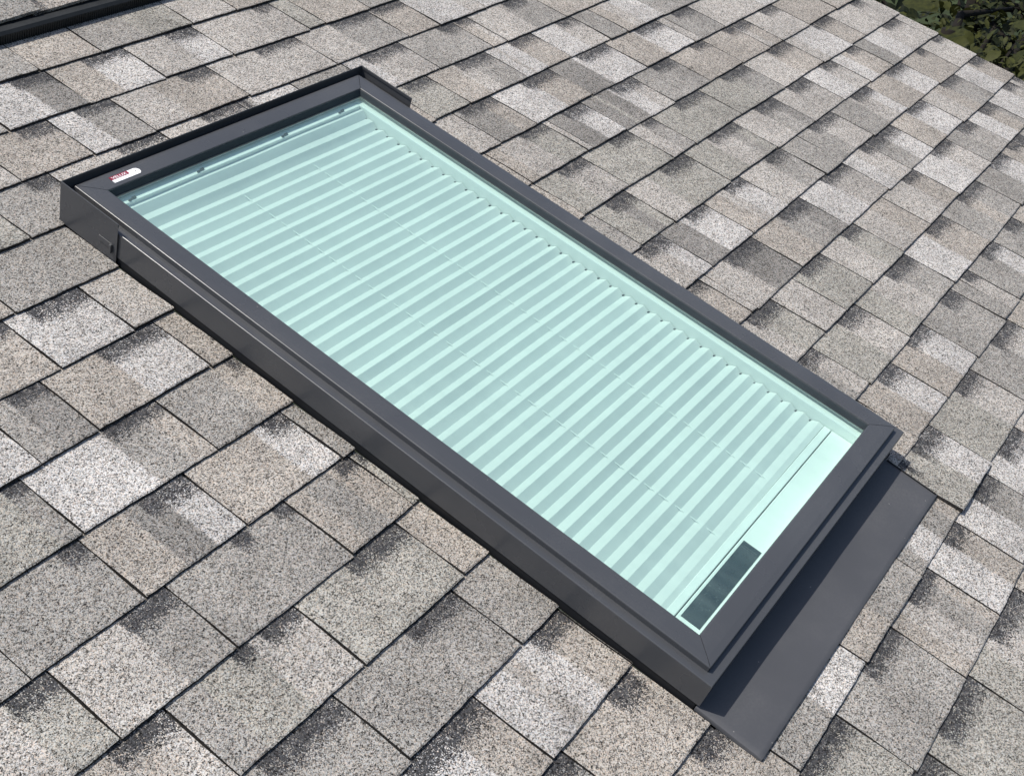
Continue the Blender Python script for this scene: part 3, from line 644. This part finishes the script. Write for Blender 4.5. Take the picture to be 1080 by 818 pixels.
# turned-down hem at foot and left edge
b0 = len(ap.v)
for x in xs: ap.v.append((x, -1.1095, apz(x, -1.1085)-.0012)); ap.v.append((x, -1.1095, apz(x, -1.1085)-.0060))
l = (len(ys)-1)*nx
for i in range(nx-1):
    ap.f.append((l+i, b0+2*i, b0+2*i+2, l+i+1)); ap.f.append((b0+2*i, b0+2*i+1, b0+2*i+3, b0+2*i+2))
b1 = len(ap.v)
for y in ys: ap.v.append((-.0018, y, apz(0, y)-.0010)); ap.v.append((-.0018, y, apz(0, y)-.0085))
for j in range(len(ys)-1):
    ap.f.append((j*nx, b1+2*j, b1+2*j+2, (j+1)*nx)); ap.f.append((b1+2*j, b1+2*j+1, b1+2*j+3, b1+2*j+2))
B(ap, 'apron_flashing', 'flash', smooth=True)
hm = MB()
hm.tube([(.7845, y, apz(.78, y)+.0012) for y in np.linspace(YB-.004, -1.106, 8)], .0016, k=8)
B(hm, 'hem', 'seal', smooth=True)

# pane
gl = MB(); gl.box(GM+.0036, W-GM-.0036, YB+GMB+.0010, YT-.0022-GT-.0055, .0622, .0662)
B(gl, 'glass_pane', 'glass')

# white inner frame: wall, ledge and deeper recess
IX0, IX1, IY0, IY1 = .0582, W-.0582, YB+.0600, .3700
fr = MB()
def loop(prf):
    n0 = len(fr.v)
    for (dx, z) in prf:
        fr.v.extend([(IX0+dx, IY0, z), (IX1-dx, IY0, z), (IX1-dx, IY1, z), (IX0+dx, IY1, z)])
    for i in range(len(prf)-1):
        for j in range(4):
            a, b = n0+i*4+j, n0+i*4+(j+1) % 4
            fr.f.append((a, b, b+4, a+4))
loop([(0, .0621), (0, .0556), (.0006, .0550), (.0176, .0545), (.0186, .0552), (.0200, .0552), (.0208, .0542), (.0208, .022), (.006, .020), (.006, -.26)])
B(fr, 'inner_frame', 'white')

# pleated blind
PP, TH, ZP = 0.03223, 0.0080, 0.0350
BX0, BX1 = IX0+.0218, IX1-.0218
bl = MB()
y = 0.0584-PP*0.25
while y+PP < 0.357: y += PP
prof = [(y+PP/2, ZP-TH)]
while y > -0.862:
    prof.append((y+random.gauss(0, .0006), ZP+random.gauss(0, .0003))); prof.append((y-PP/2+random.gauss(0, .0006), ZP-TH+random.gauss(0, .0003))); y -= PP
prof = [(p, z) for p, z in prof if p > -0.862]+[(-0.864, ZP-.002)]
NXB = 48
fine = []
for (a, za), (b, zb) in zip(prof[:-1], prof[1:]):
    for t in (0, .06, .5, .94): fine.append((a+(b-a)*t, za+(zb-za)*t, min(t, 1-t) < .1))
fine.append((*prof[-1], False))
for (py, pz, crease) in fine:
    for i in range(NXB+1):
        x = BX0+(BX1-BX0)*i/NXB
        w = 0.0006*math.sin(x*9+py*7)+0.0004*math.sin(x*23-py*31)
        rise = min(1, max(0, (py-.285)/.07)); rise = .017*rise*rise*(3-2*rise)
        bl.v.append((x, py+0.0005*math.sin(x*6+py*3), pz+rise+w+(0.0004*math.sin(py*90+x*3))))
for j in range(len(fine)-1):
    for i in range(NXB):
        a = j*(NXB+1)+i
        bl.f.append((a, a+NXB+1, a+NXB+2, a+1))
blind = B(bl, 'pleated_blind', 'fabric')
dots = MB()
for (py, pz) in prof[2:-1:2]:
    jx = random.uniform(-.0006, .0006)
    for xx in (BX1-.0030, BX0+.0030):
        dots.tube([(xx+jx-.0024, py+.0012, pz+.0012+max(0, py-.29)*.26), (xx+jx+.0024, py-.0008, pz+.0012+max(0, py-.29)*.26)], .0017, .0010, 6)
tag(B(dots, 'pleat_eyelets', 'seal', blind), kind='stuff')
for xx in (0.3095, 0.5075):
    mb = MB(); mb.tube([(xx+0.0006*math.sin(t*5), t, ZP-TH*0.42) for t in np.linspace(0.285, -0.862, 40)], .00075, k=6)
    B(mb, 'cord', 'white', blind)
# head rail with its four clips
hr = MB(); hr.box(BX0, BX1, .3500, .3695, .020, .0555, .0015)
hrail = B(hr, 'head_rail', 'white')
for xx in (.1010, .2700, .5040, .6805):
    c = MB(); c.box(xx-.008, xx+.006, .3530, .3560, .0557, .0578, .0004); c.box(xx-.001, xx+.008, .3545, .3580, .0557, .0590, .0005); c.box(xx-.011, xx-.006, .3515, .3555, .0557, .0585, .0005)
    B(c, 'rail_clip', 'seal', hrail)
# bottom bar with solar strip
bb = MB(); bb.box(BX0, BX1, -.8795, -.8645, .016, .0345, .0012)
B(bb, 'bar_lip', 'white', blind)
bb = MB(); bb.box(BX0, BX1, -.9315, -.8820, .010, .0348, .0014)
bar = B(bb, 'bottom_bar', 'white', blind)
sp = MB(); sp.box(.1080, .3355, -.9236, -.8872, .0340, .0358, .0004)
panel = B(sp, 'solar_panel', 'panel')
ln = MB()
for (x0, x1, ya, yb2) in ((.3240, .3247, -.9190, -.8930), (.3195, .3199, -.915, -.890)):
    ln.box(x0, x1, ya, yb2, .0357, .0360)
random.seed(3)
for i in range(26):  # short grey flecks painted as faint glints on the panel
    x = random.uniform(.130, .210); yy = random.uniform(-.918, -.892); r = random.uniform(.0004, .0012)
    a = random.uniform(0, 3.1)
    ln.tube([(x-math.cos(a)*r*2, yy-math.sin(a)*r*2, .0359), (x+math.cos(a)*r*2, yy+math.sin(a)*r*2, .0359)], .00022, k=5)
tag(B(ln, 'panel_glint_marks', 'grey', panel), kind='stuff')

# sticker on the head rail
def on_head(x, yy): return (x, yy, 0.0809)
st = MB()
ux, uy = 1.0, 0.0
cx0, cx1, cy0, cy1 = .083, .148, .3835, .4010
n0 = 0
out2 = [(cx0, cy0), (cx1-.005, cy0), (cx1-.001, cy0+.004), (cx1, cy0+.010), (cx1-.003, cy1-.002), (cx1-.008, cy1), (cx0, cy1)]
for zz in (.0796, .0812): st.v += [(a, b, zz) for a, b in out2]
k = len(out2)
st.f = [tuple(range(k))[::-1], tuple(range(k, 2*k))]+[(i, (i+1) % k, k+(i+1) % k, k+i) for i in range(k)]
sticker = B(st, 'sticker', 'label')
rd = MB(); rd.box(cx0-.0002, cx0+.041, cy0+.0085, cy1+.0002, .0803, .0815)
red = B(rd, 'sticker_block', 'red', sticker)
dt = MB(); dt.box(cx1-.0105, cx1-.0085, cy0+.008, cy0+.0098, .0806, .0816)
B(dt, 'sticker_dot', 'seal', sticker)
tx = bpy.data.curves.new('lettering', 'FONT'); tx.body = 'VELUX'; tx.size = .0098; tx.extrude = .0002; tx.align_x = 'LEFT'
to = bpy.data.objects.new('lettering_curve', tx); COL.objects.link(to)
bpy.context.view_layer.update()
tm = bpy.data.meshes.new_from_object(to.evaluated_get(bpy.context.evaluated_depsgraph_get()))
bpy.data.objects.remove(to)
wd = max(v.co.x for v in tm.vertices)
for v in tm.vertices:
    v.co = (cx0+.003+v.co.x*.034/wd-SO[0], cy0+.0098+v.co.y*.9-SO[1], .0816+v.co.z)
tm.materials.clear(); tm.materials.append(M['label'])
lo = bpy.data.objects.new('lettering', tm); COL.objects.link(lo); lo.parent = sticker

# ---------------------------------------------------------------- ground and planting beyond the rake
def plane(name, x0, x1, y0, y1, z, mat):
    return mesh_obj(name, [(x0,y0,z),(x1,y0,z),(x1,y1,z),(x0,y1,z)], [(0,1,2,3)], mat)
tag(plane('ground', -400, 400, -400, 400, GZ, M['grass']), kind='structure')

def leaf_shape(L, Wd, lobed):
    pts = []
    ts = (0, .18, .42, .68, .88, 1.0)
    ws = (0.10, .72, 1.0, .86, .46, 0.0) if lobed else (0.05, .6, 1.0, .8, .4, 0.0)
    V = []; F = []
    for t, w in zip(ts, ws):
        droop = -0.22*t*t*L
        V += [(t*L, -w*Wd/2, droop+0.10*w*Wd), (t*L, 0, droop), (t*L, w*Wd/2, droop+0.10*w*Wd)]
    for i in range(len(ts)-1):
        a = i*3
        F += [(a, a+3, a+4, a+1), (a+1, a+4, a+5, a+2)]
    return V, F

BROAD = 9000
LEAFMIX = ((.010, .14, .21, .95), (.14, .07, .11, .6), (1.0, .022, .05, .45))      # share up to, size from, to, width
def crown(name, mat, parent, base, centers, n, mix, lobed, seed, up=0.75, clip=None):
    r = random.Random(seed)
    V = []; F = []; S = []
    for _ in range(n):
        (cx, cy, cz, rx, rz) = r.choice(centers)
        while True:
            a = (r.uniform(-1, 1), r.uniform(-1, 1), r.uniform(-1, 1)); q = sum(k*k for k in a)
            if q < 1 and (q > .25 or r.random() < .35): break
        p = Vector((cx+a[0]*rx, cy+a[1]*rx, cz+a[2]*rz))
        if clip and not clip(p): continue
        k_ = r.random()
        sh_, lmin, lmax, wr = next(m_ for m_ in mix if k_ <= m_[0])
        L = r.uniform(lmin, lmax); lv, lf = leaf_shape(L, L*wr*r.uniform(.85, 1.1), lobed)
        nrm = Vector((r.gauss(-.15, .5), r.gauss(0, .5), up+r.random()*.5)).normalized()
        d = Vector((a[0]+r.gauss(0, .6), a[1]+r.gauss(0, .6), -.3+r.gauss(0, .3)))
        d = (d-nrm*d.dot(nrm)).normalized(); s = nrm.cross(d)
        n0 = len(V)
        for (u, v, w) in lv: V.append((p+d*u+s*v+nrm*w-Vector(base))[:])
        F += [tuple(i+n0 for i in f) for f in lf]
        sh = r.random()
        S += [sh]*len(lv)
    o = mesh_obj(name, V, F, mat, parent, True)
    at = o.data.attributes.new('shade', 'FLOAT', 'POINT'); at.data.foreach_set('value', np.array(S, dtype=np.float32))
    return o

def tree(name, label, cat, base, top, centers, mat, n, mix, lobed, seed, clip=None, up=.75):
    t = bpy.data.objects.new(name, None); COL.objects.link(t); t.location = base
    tag(t, label, cat)
    r = random.Random(seed)
    tr = MB(); B0 = Vector(base)
    tp = Vector(top)-B0
    tr.tube([(0, 0, -.1), tp*.3+Vector((.06, .04, 0)), tp*.65+Vector((-.04, .06, 0)), tp], .13, .035, 9)
    tr.build('trunk', M['bark'], t, True)
    lm = MB()
    for (cx, cy, cz, rx, rz) in centers:
        for k in range(4):
            e = Vector((cx+r.uniform(-.7, .7)*rx, cy+r.uniform(-.7, .7)*rx, cz+r.uniform(-.3, .7)*rz))-B0
            s = tp*r.uniform(.35, .95)
            m1 = s.lerp(e, .5)+Vector((r.uniform(-.1, .1), r.uniform(-.1, .1), .12))
            lm.tube([s, m1, e], .034, .009, 6)
    lm.build('branches', M['bark'], t, True)
    crown('crown', mat, t, base, centers, n, mix, lobed, seed, up, clip)
    return t

def clear(p):      # keep leaves off the roof
    if p.x > XR+.12: return True
    return False
bt = tree('broadleaf_tree', 'tree with large round olive green leaves beside the right edge of the roof', 'tree',
     (4.6, .2, GZ), (4.7, .15, -.55),
     [(4.55, -.35, -.95, .75, .55), (4.9, .45, -.95, .85, .6), (4.3, .15, -1.55, .85, .6), (5.4, -.1, -1.0, .8, .6), (4.8, -1.2, -1.3, .9, .7), (5.2, 1.3, -1.2, .9, .7)],
     M['leaf'], BROAD, LEAFMIX, True, 21, clear, .7)
tree('evergreen_tree', 'dark small leaved evergreen growing behind the broad leaved tree', 'tree',
     (6.9, .6, GZ), (6.9, .6, -.6),
     [(6.6, -.6, -1.3, 1.3, 1.0), (7.0, .8, -1.2, 1.3, 1.0), (6.5, 2.0, -1.4, 1.2, 1.0), (6.7, .2, -2.3, 1.5, 1.0), (6.6, -1.9, -1.6, 1.2, 1.0)],
     M['leaf2'], 14000, ((1.0, .04, .10, .5),), False, 33, None, .5)

# ---------------------------------------------------------------- light, sky, camera
ts = (ROOF.to_3x3() @ Vector((-.255, .540, .800))).normalized()
el, az = math.asin(ts.z), math.atan2(ts.x, ts.y)
w = bpy.data.worlds.new('World'); SC.world = w; w.use_nodes = True
nt = w.node_tree; bg = nt.nodes['Background']
sk = nt.nodes.new('ShaderNodeTexSky'); sk.sky_type = 'NISHITA'; sk.sun_disc = False
sk.sun_elevation = el; sk.sun_rotation = az; sk.dust_density = 2.0; sk.air_density = 1.0
nt.links.new(sk.outputs[0], bg.inputs[0]); bg.inputs[1].default_value = 0.125
sl = bpy.data.lights.new('sun', 'SUN'); sl.energy = 4.1; sl.angle = math.radians(0.53); sl.color = (1.0, .95, .87)
so = bpy.data.objects.new('sun', sl); COL.objects.link(so)
so.rotation_euler = ts.to_track_quat('Z', 'Y').to_euler(); so.location = ts*30

cam = bpy.data.cameras.new('camera'); co = bpy.data.objects.new('camera', cam); COL.objects.link(co)
cam.sensor_fit = 'HORIZONTAL'; cam.sensor_width = 36.0; cam.lens = 36.0*1300.17/1080
cam.clip_start = .05; cam.clip_end = 1500
CP = (-1.24339, -1.03434, 1.48808)
R0, R1, R2 = [(0.568366, -0.778137, 0.267327), (-0.433725, -0.559457, -0.706322), (0.699173, 0.285503, -0.655473)]
Rm = Matrix(((R0[0], -R1[0], -R2[0]), (R0[1], -R1[1], -R2[1]), (R0[2], -R1[2], -R2[2])))
mw = (ROOF.to_3x3() @ Rm).to_4x4(); mw.translation = ROOF @ Vector(CP)
co.matrix_world = mw
SC.camera = co
vs = SC.view_settings
vs.view_transform = 'Standard'; vs.look = 'None'; vs.exposure = EXPOSURE; vs.gamma = 1.0; vs.use_curve_mapping = False
SC.render.engine = 'CYCLES'
SC.cycles.max_bounces = 8; SC.cycles.transparent_max_bounces = 12; SC.cycles.caustics_reflective = False; SC.cycles.caustics_refractive = False
SC.cycles.use_denoising = True
SC.render.filter_size = 0.95
